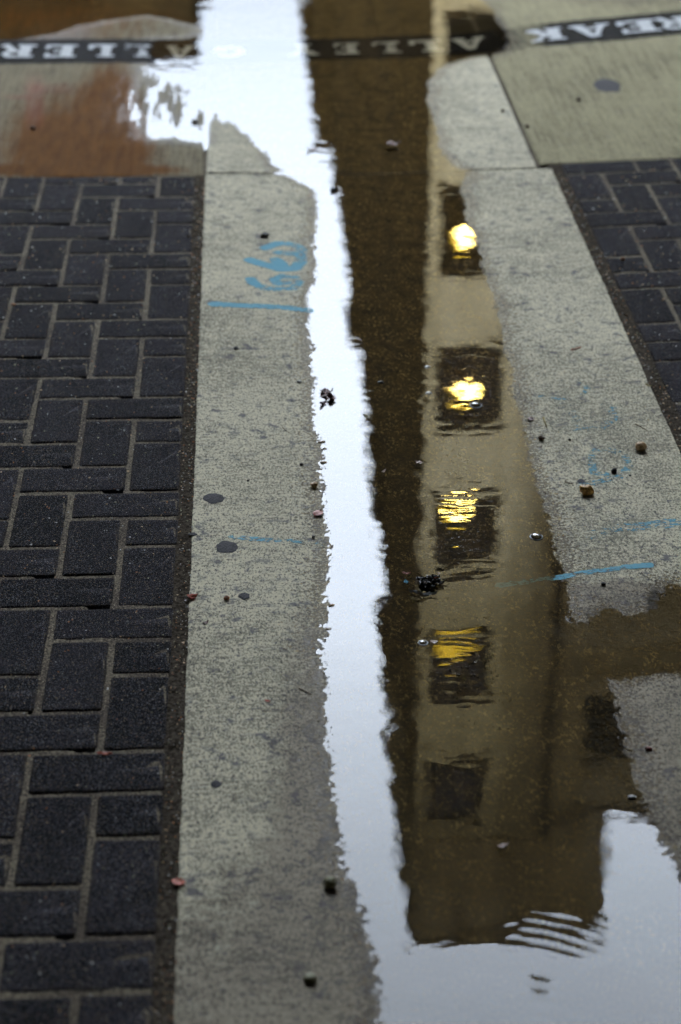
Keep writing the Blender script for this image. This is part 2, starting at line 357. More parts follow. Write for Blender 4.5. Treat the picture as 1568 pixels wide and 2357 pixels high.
# bed of jointing sand and dirt under pavers and in the cracks
def bed(name, x0, x1, y0, y1, st, dz, mat=None):
    xs = np.arange(x0, x1+st, st); ys = np.arange(y0, y1+st, st)
    X, Y = np.meshgrid(xs, ys, indexing='ij'); x = X.ravel(); y = Y.ravel()
    z = base_z(x, y)+dz+(fbm(x*60, y*60, 2)-.5)*.0025
    I = np.arange(len(x)).reshape(len(xs), len(ys))
    Q = np.stack([I[:-1, :-1], I[1:, :-1], I[1:, 1:], I[:-1, 1:]], -1).reshape(-1, 4)
    return tag(mesh_np(name, np.stack([x, y, z], -1), Q, mat or M_sand), kind='structure')
bed('joint_sand', -3.1, -.122, .9, 5.04, .008, -.0020)
bed('joint_sand', .834, 3.1, .9, 5.09, .008, -.0020)
bed('crack_dirt', -.30, 1.0, 5.0, 9.0, .02, -.0125)
M_seam = simple('seam_dirt', (.105, .088, .068), .95, .75, 170, .0)
bed('seam_dirt', -.150, -.116, .9, 5.04, .006, -.0018, M_seam)
bed('seam_dirt', .830, .866, .9, 5.09, .006, -.0018, M_seam)

# ------------------------------------------------------------------ herringbone pavers
def pavement(W, xe, side, yrow, ymax, ymin, ncol):
    gap = .0095; ch = .0035
    V = []; Q = []; tone = []; edge = []
    def brick(x0, x1, y0, y1):
        y1 = min(y1, ymax-.004); 
        if y1-y0 < .012: return
        if side < 0: x1 = min(x1, xe-.0)
        else: x0 = max(x0, xe+.0)
        if x1-x0 < .02: return
        x0 += gap/2; x1 -= gap/2; y0 += gap/2; y1 -= gap/2
        cx, cy = (x0+x1)/2, (y0+y1)/2; j = lambda a: random.uniform(-a, a)
        cx += j(.0012); cy += j(.0012); hw = (x1-x0)/2; hh = (y1-y0)/2; rot = j(.007)
        dz = j(.0007); tx, ty = j(.006), j(.006); tn = random.random()
        zb = float(base_z(np.array([cx]), np.array([cy]))[0]); gxs = .010*-1 if side < 0 else .030
        n0 = len(V); NS = 6
        def ring(inset, z, e):
            out = []
            a, b = hw-inset, hh-inset; r = max(.0045-inset*.5, .001)
            pts = []
            for (sx, sy) in ((1, 1), (-1, 1), (-1, -1), (1, -1)):
                st = {(1, 1): 0, (-1, 1): 90, (-1, -1): 180, (1, -1): 270}[(sx, sy)]
                for k in range(3):
                    an = R_(st+45*k); pts.append((sx*(a-r)+r*math.cos(an), sy*(b-r)+r*math.sin(an)))
            # straight runs subdivided so that the arris can wander
            full = []
            for k in range(len(pts)):
                p, q = pts[k], pts[(k+1) % len(pts)]; L = math.dist(p, q); m = max(1, int(L/.02))
                for i in range(m): full.append((p[0]+(q[0]-p[0])*i/m, p[1]+(q[1]-p[1])*i/m))
            for (u, v) in full:
                nz = (mnoise.noise(Vector(((cx+u)*70, (cy+v)*70, 3.3)))) * .0011
                l = math.hypot(u, v) or 1; u2 = u+nz*u/l; v2 = v+nz*v/l
                X = cx+u2*math.cos(rot)-v2*math.sin(rot); Y = cy+u2*math.sin(rot)+v2*math.cos(rot)
                V.append((X, Y, zb+z+dz+gxs*u2+tx*u2+ty*v2)); tone.append(tn); edge.append(e)
            return len(full)
        n = ring(0, -.012, 1); ring(0, -.0030, 1); ring(ch*.45, -.0008, .8); ring(ch, 0, .45); ring(ch+.006, .0001, 0)
        for k in range(4):
            for i in range(n):
                i2 = (i+1) % n; Q.append((n0+k*n+i, n0+k*n+i2, n0+(k+1)*n+i2, n0+(k+1)*n+i))
        c = len(V); V.append((cx, cy, zb+dz+.0001)); tone.append(tn); edge.append(0)
        for i in range(n): Q.append((n0+4*n+i, n0+4*n+(i+1) % n, c, c))
    nr0 = int(math.ceil((ymax-yrow)/W))+1; nr1 = int(math.ceil((yrow-ymin)/W))+1
    for c in range(-1, ncol):
        for r in range(-nr0, nr1):
            key = (r+c) % 4 if side < 0 else (r-c) % 4
            xa = xe-(c+1)*W if side < 0 else xe+c*W     # left edge of this cell
            ytop = yrow-r*W
            if key == 0:      # right half of a lying brick: spans this cell and the one on its left
                if side < 0:
                    if c >= 0: brick(xa-W, xa+W, ytop-W, ytop)
                else: 
                    brick(xa-W, xa+W, ytop-W, ytop) if c >= 0 else None
            elif key == 1 and side < 0 and c == 0: brick(xa, xa+W, ytop-W, ytop)
            elif key == 2 and c >= 0: brick(xa, xa+W, ytop-2*W, ytop)
    me = bpy.data.meshes.new('pavement')
    F = [q if q[2] != q[3] else q[:3] for q in Q]
    me.from_pydata(V, [], F); me.update()
    for a, v in (('tone', tone), ('edge', edge)):
        at = me.attributes.new(a, 'FLOAT', 'POINT'); at.data.foreach_set('value', v)
    me.polygons.foreach_set('use_smooth', [True]*len(F)); me.materials.append(M_pav)
    o = bpy.data.objects.new('pavement', me); C.objects.link(o); return tag(o, kind='structure')
W = .104
yl = g0(430, 1131, .004)[1]
pavement(W, -.142, -1, yl, 5.03, .95, 27)
yr = g0(1440, 743, .01)[1]
pavement(W, .862, 1, yr, 5.085, .95, 20)

# big ground beyond, to the horizon
gm = MB()
for (a, b, c_, d) in ((-3.05, 3.05, -300, .95), (-3.05, 3.05, 9.0, 600), (-400, -3.05, -300, 600), (3.05, 400, -300, 600)):
    gm.quad((a, c_, -.004), (b, c_, -.004), (b, d, -.004), (a, d, -.004))
tag(gm.build('ground', simple('street_asphalt', (.07, .07, .07), .85, .3, 8)), kind='structure')

# ------------------------------------------------------------------ water sheet
def water():
    xs = np.arange(-1.3, 1.75, .0035); ys = rows(1.0, 8.5)
    X, Y = np.meshgrid(xs, ys, indexing='ij'); x = X.ravel(); y = Y.ravel()
    s = sd_raw(x, y); f = film(x, y)
    keep = (s < .016) | ((f > .12) & (s < .10))
    z = np.zeros_like(x)
    def patch(cx, cy, rx, ry, lam, amp, warp=1.0, cross=.25):
        nonlocal z
        X0, Y0 = g0(cx, cy); ex = g0(cx+rx, cy)[0]-X0; ey = Y0-g0(cx, cy+ry)[1]
        e = np.exp(-((x-X0)/ex)**2-((y-Y0)/ey)**2)
        ph = (y-Y0)/lam*2*math.pi + warp*5*(fbm(x*18+cx, y*9, 2)-.5)+cross*40*(x-X0)
        if warp >= .9:      # confused ripples
            wx = x/(lam*3.2)+1.6*fbm(x*20+cx, y*20, 2); wy = y/(lam*.95)+cross*6*(x-X0)+1.8*fbm(x*16+cy, y*16, 2)
            nn = (vnoise(wx+cx, wy)-.5)*2.4+(vnoise(wx*2.1+cy, wy*1.9)-.5)*.8
            z = z+amp*e*nn*(.3+1.1*vnoise(x*30+cy, y*30))
        else: z = z+amp*e*np.sin(ph)*(.45+.9*vnoise(x*22+cy, y*22))
    cx_, cy_ = g0(1250, 3300)
    def arcs(px_, py_, rx, ry, lam, amp):
        nonlocal z
        X0, Y0 = g0(px_, py_); ex = g0(px_+rx, py_)[0]-X0; ey = Y0-g0(px_, py_+ry)[1]
        e = np.exp(-((x-X0)/ex)**2-((y-Y0)/ey)**2); rr = np.hypot((x-cx_)*1.6, y-cy_)
        z = z+amp*e*np.sin(rr/lam*2*math.pi+2.2*fbm(x*11, y*7, 2))*(.2+1.3*vnoise(x*17, y*30))
    arcs(1275, 2150, 95, 65, .021, .00006); patch(1240, 2140, 90, 50, .016, .00010, 2, .6); arcs(1246, 2280, 26, 75, .026, .00010); patch(1100, 2170, 120, 20, .03, .00005, 2, .3)
    patch(1075, 830, 90, 18, .012, .00003); patch(985, 905, 30, 90, .013, .00006, 2); patch(1075, 990, 80, 20, .012, .00003)
    patch(1070, 915, 60, 22, .010, .000025)
    patch(1065, 1165, 85, 75, .011, .00007, 2.2); patch(1060, 1290, 80, 60, .012, .00006, 2)
    patch(1065, 1500, 90, 90, .016, .00006, 2); patch(1070, 1630, 80, 50, .016, .00006, 2)
    patch(1060, 1745, 70, 25, .016, .00004); patch(1050, 1345, 70, 26, .014, .00008); patch(860, 600, 40, 700, .02, .000010, 2, 1.5); patch(890, 1250, 22, 160, .02, .00004, 2, 1.0)
    patch(895, 1530, 22, 130, .02, .00004, 2, 1.0); patch(860, 960, 25, 110, .014, .00003, 2, 1); patch(730, 345, 30, 20, .03, .00010, 1)
    patch(1060, 580, 60, 30, .012, .00002); patch(780, 300, 60, 350, .02, .000012, 2, 1.2); patch(930, 2150, 60, 20, .02, .00003)
    # meniscus along the waterline: the surface climbs the concrete
    s2 = sdist(x, y)
    
    I = np.arange(len(x)).reshape(len(xs), len(ys)); K = keep.reshape(len(xs), len(ys))
    m = (K[:-1, :-1] | K[1:, :-1] | K[1:, 1:] | K[:-1, 1:])
    Q = np.stack([I[:-1, :-1], I[1:, :-1], I[1:, 1:], I[:-1, 1:]], -1)[m]
    u, inv = np.unique(Q, return_inverse=True)
    V = np.stack([x, y, z], -1)[u]
    return tag(mesh_np('puddle_water', V, inv.reshape(-1, 4), M_water), kind='structure')
water()

# ------------------------------------------------------------------ paint decals draped over the concrete
def drape(name, mat, P, cov, cell, lift, parent=None):
    """P: list of (x,y) cell corners grid; cov function of arrays -> coverage; keeps cells with any coverage"""
    x0, x1, y0, y1 = P
    xs = np.arange(x0, x1, cell); ys = np.arange(y0, y1, cell)
    X, Y = np.meshgrid(xs, ys, indexing='ij'); x = X.ravel(); y = Y.ravel()
    cv = cov(x, y); K = (cv > .02).reshape(X.shape)
    m = K[:-1, :-1] | K[1:, :-1] | K[1:, 1:] | K[:-1, 1:]
    I = np.arange(len(x)).reshape(X.shape)
    Q = np.stack([I[:-1, :-1], I[1:, :-1], I[1:, 1:], I[:-1, 1:]], -1)[m]
    if not len(Q): return None
    u, inv = np.unique(Q, return_inverse=True)
    z = ground_z(x[u], y[u])+lift
    return mesh_np(name, np.stack([x[u], y[u], z], -1), inv.reshape(-1, 4), mat, {'cov': cv[u]}, parent=parent)
def seg_cov(pts, wid):
    """pts in survey px with a strength each: (px,py,strength)"""
    W_ = [(*g0(a, b, .002), s) for a, b, s in pts]
    def f(x, y):
        best = np.zeros_like(x)
        for (ax, ay, sa), (bx, by, sb) in zip(W_[:-1], W_[1:]):
            ex, ey = bx-ax, by-ay; t = np.clip(((x-ax)*ex+(y-ay)*ey)/(ex*ex+ey*ey+1e-12), 0, 1)
            d = np.hypot(x-ax-t*ex, (y-ay-t*ey))
            best = np.maximum(best, (1-sstep(wid*.55, wid*1.25, d))*(sa+(sb-sa)*t))
        return best
    xs = [w[0] for w in W_]; ys = [w[1] for w in W_]; k = wid*1.4
    return f, (min(xs)-k, max(xs)+k, min(ys)-k, max(ys)+k)
def spray(strokes, wid, label, group=None):
    fs = []; bb = None
    for st in strokes:
        f, b = seg_cov(st, wid); fs.append(f)
        bb = b if bb is None else (min(bb[0], b[0]), max(bb[1], b[1]), min(bb[2], b[2]), max(bb[3], b[3]))
    o = drape('spray_paint_mark', M_blue, bb, lambda x, y: np.max([f(x, y) for f in fs], axis=0), .0022, .0007)
    return tag(o, label, 'paint mark', group)
G = 'blue utility marks sprayed on the concrete gutter'
spray([[(492, 703, .95), (560, 706, .8), (640, 708, .72), (712, 713, .62)]], .0165, 'thin straight blue sprayed line lying across the pale left concrete strip, under the blue digits', G)
spray([[(577, 645, .8), (585, 655, .85), (605, 664, .62), (640, 668, .6), (675, 664, .6), (688, 650, .55), (680, 640, .6), (650, 637, .6), (632, 645, .75), (640, 655, .75), (665, 652, .5)]], .0165,
      'blue sprayed digit like a six lying on its side just above the straight blue line', G)
spray([[(577, 601, .95), (590, 606, .95), (615, 613, .9), (650, 622, .95), (680, 618, .8), (694, 602, .6), (690, 585, .6), (695, 572, .5), (670, 563, .6), (640, 562, .75), (612, 573, .8)],
       [(635, 600, .8), (650, 612, .9)], [(640, 583, .6), (668, 585, .6)]], .0190,
      'bold rounded blue sprayed digits lying on their side, uppermost mark on the left concrete strip', G)
spray([[(522, 1240, .42), (570, 1243, .50), (630, 1246, .52), (690, 1248, .42), (745, 1252, .3)]], .0105, 'faint blue sprayed streak beside the larger dark gum spot on the left concrete strip', G)
spray([[(1494, 1302, .92), (1440, 1306, .62), (1390, 1314, .60), (1330, 1320, .55), (1290, 1326, .62), (1220, 1334, .5), (1150, 1340, .75)]], .0105,
      'bright blue sprayed stroke running from the dry right strip down into the water', G)
spray([[(1570, 1205, .5), (1500, 1208, .45), (1420, 1218, .42), (1350, 1236, .32)]], .021, 'broad faded blue sprayed smear above the bright blue stroke on the right strip', G)
spray([[(1363, 1040, .45), (1400, 1034, .38), (1440, 1050, .42), (1447, 1075, .42), (1425, 1100, .42), (1370, 1112, .40), (1325, 1116, .30)], [(1362, 1050, .40), (1365, 1090, .55), (1392, 1092, .52)]], .0115,
      'faded blue sprayed letter outline like a D around the small black pebble', G)
spray([[(1385, 925, .30), (1410, 940, .42), (1412, 965, .42), (1385, 985, .40), (1330, 990, .38), (1275, 978, .28)], [(1295, 935, .25), (1325, 955, .40), (1330, 982, .36)]], .0125,
      'faded blue sprayed loop like a digit halfway up the right strip', G)
spray([[(1232, 912, .40), (1280, 919, .45), (1320, 916, .35)], [(1330, 880, .3), (1352, 893, .42), (1345, 912, .3)]], .0105, 'topmost faded blue sprayed streak and hook on the right strip', G)

# painted band with slab-serif lettering across the slabs, reading from the far side
BC = [(-400, 124), (0, 120), (440, 117.5), (720, 110), (900, 105), (1050, 99), (1160, 93), (1283, 86), (1568, 69), (1900, 45)]
bw = np.array([g0(a, b, 0.0) for a, b in BC]); bh_px = np.array([28, 28, 27, 24, 25, 25, 26, 26, 26, 25])
bh = np.array([(g0(a, b-h)[1]-g0(a, b+h)[1])/2 for (a, b), h in zip(BC, bh_px)])
def band_t(x, y):
    yc = np.interp(x, bw[:, 0], bw[:, 1]); hh = np.interp(x, bw[:, 0], bh); return (y-yc)/hh
band = empty('painted_lettering', (0, 0, 0))
tag(band, 'worn black painted band with white slab serif letters crossing the slabs and the water', 'street lettering')
def band_cov(x, y):
    t = band_t(x, y); e = 1-sstep(.90, 1.06, np.abs(t)+(vnoise(x*30, y*30)-.5)*.05)
    px, py = w2p(x, y)
    wear = 1.0 - .55*np.exp(-((px-1190)/70)**4) - .38*np.exp(-((px-300)/45)**2)*(fbm(x*20, y*20, 2)) - .25*np.exp(-((px-1330)/120)**2) - .28*fbm(x*9, y*14, 3)
    return e*wear
drape('band', M_black, (bw[0, 0], bw[-1, 0], bw[:, 1].min()-.25, bw[:, 1].max()+.25), band_cov, .006, .0006, band)
def R4(*r): return r
GL = {  # strokes in a unit box: (x0,y0,x1,y1,width) plus slabs; u to the reading direction, v up
 'A': [('l', .16, .06, .46, .95, .13), ('l', .84, .06, .54, .95, .19), ('r', .28, .26, .75, .38), ('r', 0, 0, .34, .12), ('r', .60, 0, 1, .12), ('r', .34, .86, .62, 1)],
 'L': [('r', .16, 0, .48, 1), ('r', .02, .88, .62, 1), ('r', .02, 0, .95, .13), ('r', .80, 0, .95, .36)],
 'E': [('r', .14, 0, .46, 1), ('r', .02, .87, .92, 1), ('r', .02, 0, .95, .13), ('r', .40, .44, .70, .56), ('r', .80, .70, .92, 1), ('r', .82, 0, .95, .32)],
 'R': [('r', .14, 0, .44, 1), ('r', .02, .88, .66, 1), ('r', .02, 0, .52, .12), ('r', .40, .44, .66, .56), ('a', .62, .72, .28, .16), ('l', .60, .48, .86, .05, .20), ('r', .76, 0, 1, .12)],
 'K': [('r', .12, 0, .42, 1), ('r', .02, .88, .52, 1), ('r', .02, 0, .52, .12), ('l', .44, .42, .84, .92, .12), ('l', .50, .55, .84, .06, .22), ('r', .66, .88, .98, 1), ('r', .64, 0, 1, .12)],
 'G': [('a', .50, .50, .48, .24), ('r', .58, .36, .98, .48), ('r', .70, .05, .90, .44)],
 'Y': [('l', .16, .94, .50, .48, .22), ('l', .84, .94, .52, .48, .14), ('r', .34, 0, .66, .50), ('r', .22, 0, .78, .12), ('r', 0, .88, .40, 1), ('r', .64, .88, 1, 1)],
}
def glyph(ch, u, v):
    c = np.zeros_like(u)
    for g in GL[ch]:
        if g[0] == 'r': d = np.maximum(np.maximum(g[1]-u, u-g[3]), np.maximum(g[2]-v, v-g[4]))
        elif g[0] == 'l':
            _, ax, ay, bx, by, w = g; ex, ey = bx-ax, by-ay; t = np.clip(((u-ax)*ex+(v-ay)*ey)/(ex*ex+ey*ey), 0, 1)
            d = np.hypot(u-ax-t*ex, v-ay-t*ey)-w/2
        else:
            _, cx, cy, r, w = g; q = np.hypot((u-cx)*(1.0 if ch == 'R' else 1), v-cy)
            d = np.abs(q-(r-w/2))-w/2
            if ch == 'R': d = np.maximum(d, .55-u)
            if ch == 'G': d = np.maximum(d, np.where((u > .62) & (v > .48) & (v < .70), .2, -1))
        c = np.maximum(c, 1-sstep(-.03, .05, d))
    return c
LET = [('R', 0, 82), ('E', 100, 178), ('L', 200, 266), ('L', 284, 350), ('A', 381, 447), ('G', 488, 566), ('Y', 662, 734), ('E', 766, 828), ('L', 852, 924), ('L', 940, 1018),
       ('A', 1043, 1120), ('K', 1215, 1300), ('A', 1314, 1408), ('E', 1418, 1516), ('R', 1511, 1598)]
for ch, a, b in LET:
    cx = (a+b)/2; cyp = np.interp(cx, [q[0] for q in BC], [q[1] for q in BC])
    xa = g0(a, cyp)[0]; xb = g0(b, cyp)[0]
    sh = .012 if cx < 700 else -.012          # the hand-painted letters lean away from the gutter
    def lc(x, y, xa=xa, xb=xb, ch=ch, cx=cx):
        t = band_t(x, y); v = (.50-t)/1.0; u = (xb-x)/(xb-xa)
        wear = .95-.42*fbm(x*14+cx, y*14, 3)-(.35 if 266 < cx < 330 else 0)-(.2 if 700 < cx < 960 else 0)
        ins = (v > -.05) & (v < 1.05)
        return glyph(ch, u, v)*wear*ins
    yc = g0(cx, cyp)[1]
    drape('letter', M_white, (xa-.02, xb+.02, yc-.22, yc+.22), lc, .0034, .0012, band)

# ------------------------------------------------------------------ gum spots and stains
M_gum = simple('old_gum', (.10, .098, .105), .8, .6, 420)
def gum(px, py, rx, ry, label):
    c = on(px, py); rX = (g0(px+rx, py)[0]-g0(px-rx, py)[0])/2; rY = (g0(px, py-ry)[1]-g0(px, py+ry)[1])/2
    m = MB(); N = 28; vs = []; z0 = []
    ph = random.random()*9
    rings = [(1.0, .0002), (.85, .0011), (.5, .0015)]
    for rr, h in rings:
        for i in range(N):
            a = 2*math.pi*i/N; k = rr*(1+.22*mnoise.noise(Vector((math.cos(a)*1.6+ph, math.sin(a)*1.6, ph)))+.10*mnoise.noise(Vector((math.cos(a)*6+ph, math.sin(a)*6, ph))))
            x = c.x+rX*k*math.cos(a); y = c.y+rY*k*math.sin(a); vs.append((x, y, h))
    zz = ground_z(np.array([v[0] for v in vs]), np.array([v[1] for v in vs]))
    vs = [(v[0]-c.x, v[1]-c.y, float(z)+v[2]-c.z) for v, z in zip(vs, zz)]
    fs = []
    for k in range(2):
        for i in range(N): fs.append((k*N+i, k*N+(i+1) % N, (k+1)*N+(i+1) % N, (k+1)*N+i))
    vs.append((0, 0, .0016)); fs += [(2*N+i, 2*N+(i+1) % N, 3*N) for i in range(N)]
    m.poly(vs, fs); o = m.build('gum_spot', M_gum, smooth=True, loc=c)
    tag(o, label, 'gum spot', 'old gum spots on the concrete')
gum(493, 1147, 24, 12, 'flattened dark gum spot on the left strip, the upper of the neighbouring pair')
gum(523, 1260, 27, 14, 'largest dark oval gum spot just below the faint blue streak on the left strip')
gum(563, 1372, 13, 8, 'small blurred gum spot right of the orange pebble on the left strip')
gum(443, 1230, 11, 4, 'thin sliver of dark gum at the inner edge of the left strip')
gum(497, 1805, 13, 9, 'small dark gum spot in the lower half of the left strip')
gum(1400, 197, 30, 15, 'big soft grey gum smudge on the far right slab')
gum(1338, 1108, 9, 5, 'tiny dark gum fleck beside the golden brown rock')

# ------------------------------------------------------------------ pebbles
def ico(sub=3):
    import bmesh
    bm = bmesh.new(); bmesh.ops.create_icosphere(bm, subdivisions=sub, radius=1)
    vs = [v.co.copy() for v in bm.verts]; fs = [tuple(v.index for v in f.verts) for f in bm.faces]; bm.free(); return vs, fs
IV, IF = ico(3)
def stone_mat(name, a, b, rough=.6, f=220):
    n = NT(name); nz = n.noise(f=f, detail=4, rough=.65); n2 = n.noise(f=f*3, detail=2)
    col = n.mix(n.ramp(nz, .38, .62), a, b); col = n.mix(n.ramp(n2, .6, .68), col, tuple(x*.3 for x in a))
    return n.done(n.bsdf(col, rough, n.bump(nz, .6, .001), .5))
S_gold = stone_mat('golden_stone', (.25, .11, .015), (.80, .46, .10), .35)
S_tan = stone_mat('tan_stone', (.42, .22, .07), (.85, .64, .38), .4)
S_blk = stone_mat('black_stone', (.008, .007, .006), (.03, .026, .022), .5)
S_brn = stone_mat('brown_stone', (.05, .03, .015), (.15, .09, .045), .6)
S_gry = stone_mat('grey_green_stone', (.16, .16, .09), (.42, .40, .24), .5)
S_ora = stone_mat('orange_stone', (.20, .06, .01), (.55, .22, .05), .5)
S_red = stone_mat('red_stone', (.12, .02, .012), (.26, .05, .03), .5)
S_wht = stone_mat('white_chip', (.5, .5, .48), (.75, .75, .72), .6)
GP = 'small stones scattered on the concrete'
def pebble(px, py, r, mat, label, sq=(1, .9, .8), rough=.22, lumps=0):
    p = on(px, py); mpp = (g0(px+10, py)[0]-g0(px, py)[0])/10; R = r*mpp; sd = random.random()*50
    m = MB(); vs = []
    for v in IV:
        k = 1+rough*mnoise.noise(v*1.3+Vector((sd, 0, 0)))+rough*.5*mnoise.noise(v*3.2+Vector((0, sd, 0)))+.12*rough*mnoise.noise(v*9+Vector((0, sd, 0)))
        if lumps: k += .35*max(0, v.dot(Vector((-.8, .1, .35)).normalized())-.62)*2.2
        w = Vector((v.x*sq[0]*k, v.y*sq[1]*k, v.z*sq[2]*k))*R
        vs.append((w.x, w.y, max(w.z, -R*sq[2]*.9)+R*sq[2]*.80))
    m.poly(vs, IF); o = m.build('pebble', mat, smooth=True, loc=p); o.rotation_euler.z = random.uniform(-.4, .4) if not lumps else 0
    return tag(o, label, 'pebble', GP)
pebble(1351, 1137, 15.5, S_gold, 'knobbly golden brown rock, the largest stone on the right strip', (1.0, .8, .8), .24, 1)
pebble(1475, 1036, 13.5, S_tan, 'smooth rounded tan pebble near the right pavers', (1, .85, .85), .12)
pebble(1413, 1088, 7, S_blk, 'small jet black stone inside the faded blue letter', (1, .8, .85), .5)
pebble(1246, 1012, 7.5, S_brn, 'small dark brown stone at the right waterline below the twig', (1, .8, .7), .4)
pebble(1311, 1013, 3, S_blk, 'tiny black speck stone right of the small brown stone')
pebble(1451, 1096, 3, S_blk, 'tiny black chip just right of the jet black stone')
pebble(760, 2040, 16, S_gry, 'out of focus olive grey pebble near the left waterline at the bottom', (1, .9, .85), .15)
pebble(714, 2256, 15, S_gry, 'blurred greenish pebble lowest on the left strip', (1, .9, .6), .2)
pebble(723, 1120, 8, S_tan, 'tan and black pebble at the left waterline above the pink leaf', (1, .9, .8), .3)
pebble(522, 1380, 6.5, S_ora, 'orange brown pebble alone on the left strip right of the red leaf', (1, .9, .8), .3)
pebble(610, 546, 9, S_blk, 'black stone above the blue digits on the left strip', (1.1, .8, .7), .25)
pebble(543, 804, 5, S_blk, 'small black stone below the straight blue line', (1, .9, .7), .3)
pebble(768, 440, 7, S_blk, 'dark stone standing in the bright sky reflection near the top', (1.2, .8, .7), .3)
pebble(448, 282, 6.5, S_brn, 'brown stone on the far left slab by the flooded joint', (1, .9, .7), .3)
pebble(77, 298, 6.5, S_brn, 'dark brown stone on the rust stained slab at far left', (1, .9, .7), .3)
pebble(1332, 232, 5.5, S_brn, 'small brown stone on the far right slab below the gum smudge')
pebble(1157, 257, 4.5, S_brn, 'small stone left of the diagonal slab joint')
pebble(1213, 293, 6, S_brn, 'brown stone lodged in the diagonal slab joint', (1, .9, .6))
pebble(1493, 1726, 7.5, S_red, 'small red brown stone on the wet lower right concrete', (1.1, .8, .6))
pebble(694, 1071, 4, S_blk, 'little black stone on the left strip above the tan and black pebble')
pebble(1389, 1346, 6, S_blk, 'black stone below the bright blue stroke', (1, .9, .6))
pebble(877, 883, 6, S_blk, 'black stone in the dark reflection right of the curled leaf', (1.3, .8, .6))
pebble(571, 1108, 3, S_blk, 'black grain in the middle of the left strip')
pebble(689, 880, 5, S_wht, 'white chip on the left strip level with the floating brown leaf', (1.2, .8, .5))
pebble(722, 1238, 4, S_blk, 'black grain at the end of the faint blue streak')
pebble(1433, 598, 5, S_ora, 'orange brown stone on the upper right pavers', (1, .9, .7))
pebble(434, 545, 3, S_brn, 'small brown grain in the sand seam by the left strip')
pebble(31, 702, 5, S_ora, 'orange chip on the left pavers near the frame edge', (1.2, .8, .5))
pebble(1455, 1836, 8, S_wht, 'white blurred chip in the shallow water lower right', (1.2, .8, .4))
for k, (px, py, r) in enumerate([(763, 1394, 5), (757, 1448, 4), (741, 1018, 5), (744, 1065, 5), (748, 1033, 3)]):
    pebble(px, py, r, S_gold, ['small olive grain in the bright water edge below the others', 'lowest olive grain in the bright strip of water', 'upper olive grain standing in the bright water', 'olive grain in the bright water above the tan pebble', 'tiny olive speck between two grains in the bright water'][k], (1.6, .7, .35), .3)

# ------------------------------------------------------------------ leaves, petals and twigs
def leaf_mat(name, a, b, rough=.5):
    n = NT(name); nz = n.noise(f=120, detail=4, rough=.7)
    return n.done(n.bsdf(n.mix(n.ramp(nz, .35, .65), a, b), rough, n.bump(nz, .5, .001), .5))
L_pink = leaf_mat('pink_leaf', (.32, .09, .07), (.62, .30, .26)); L_brown = leaf_mat('brown_leaf', (.06, .022, .018), (.24, .10, .08), .35)
L_red = leaf_mat('red_leaf', (.30, .035, .01), (.62, .10, .02)); L_olive = leaf_mat('olive_leaf', (.10, .085, .02), (.34, .28, .10), .35)
L_pale = leaf_mat('pale_petal', (.55, .42, .38), (.80, .68, .64)); L_twig = leaf_mat('twig_bark', (.05, .03, .015), (.16, .10, .05), .8)
L_straw = leaf_mat('straw', (.22, .17, .05), (.42, .34, .12), .7); L_blue = leaf_mat('blue_paint_flake', (.05, .30, .45), (.10, .40, .55))
def blade(m, L, Wd, curl=.3, bend=.2, fold=.25, ox=0, oy=0, oz=0, ang=0, seed=0, tooth=.0):
    """a curled leaf blade with a vein fold and real thickness, appended to m"""
    nu, nv = 15, 7; P = []
    for i in range(nu):
        t = i/(nu-1); w = Wd*.5*(math.sin(math.pi*min(1, t**.8))**.75)*(1+tooth*math.sin(i*2.4))
        for j in range(nv):
            q = (j/(nv-1)-.5)*2
            x = (t-.5)*L; y = q*w+.12*L*mnoise.noise(Vector((t*2, seed, 0)))
            z = abs(q)*w*fold+curl*L*(2*t-1)**2*.5+bend*L*mnoise.noise(Vector((t*3, q*1.2+seed, 1)))*.5
            P.append((x, y, z))
    ca, sa = math.cos(ang), math.sin(ang); zmin = min(p[2] for p in P)
    T = [(ox+p[0]*ca-p[1]*sa, oy+p[0]*sa+p[1]*ca, oz+p[2]-zmin) for p in P]; th = .00035
    B = [(a, b, c-th) for a, b, c in T]; n = len(T); fs = []
    for i in range(nu-1):
        for j in range(nv-1):
            a = i*nv+j; fs.append((a, a+nv, a+nv+1, a+1)); fs.append((n+a, n+a+1, n+a+nv+1, n+a+nv))
    for i in range(nu-1):
        a = i*nv; fs.append((a, n+a, n+a+nv, a+nv)); b = a+nv-1; fs.append((b, b+nv, n+b+nv, n+b))
    m.poly(T+B, fs)
def tube(m, pts, r, seg=6):
    vs = []; fs = []
    for i, p in enumerate(pts):
        p = Vector(p); d = (Vector(pts[min(i+1, len(pts)-1)])-Vector(pts[max(i-1, 0)])).normalized()
        a = d.cross(Vector((0, 0, 1))); a = a.normalized() if a.length > 1e-5 else Vector((1, 0, 0)); b = d.cross(a)
        rr = r*(1-.45*i/(len(pts)-1))
        for k in range(seg):
            an = 2*math.pi*k/seg; vs.append(tuple(p+a*rr*math.cos(an)+b*rr*math.sin(an)))
    for i in range(len(pts)-1):
        for k in range(seg): fs.append((i*seg+k, i*seg+(k+1) % seg, (i+1)*seg+(k+1) % seg, (i+1)*seg+k))
    fs += [tuple(range(seg))[::-1], tuple((len(pts)-1)*seg+k for k in range(seg))]
    m.poly(vs, fs)
def mpp(px, py): return (g0(px+10, py)[0]-g0(px, py)[0])/10
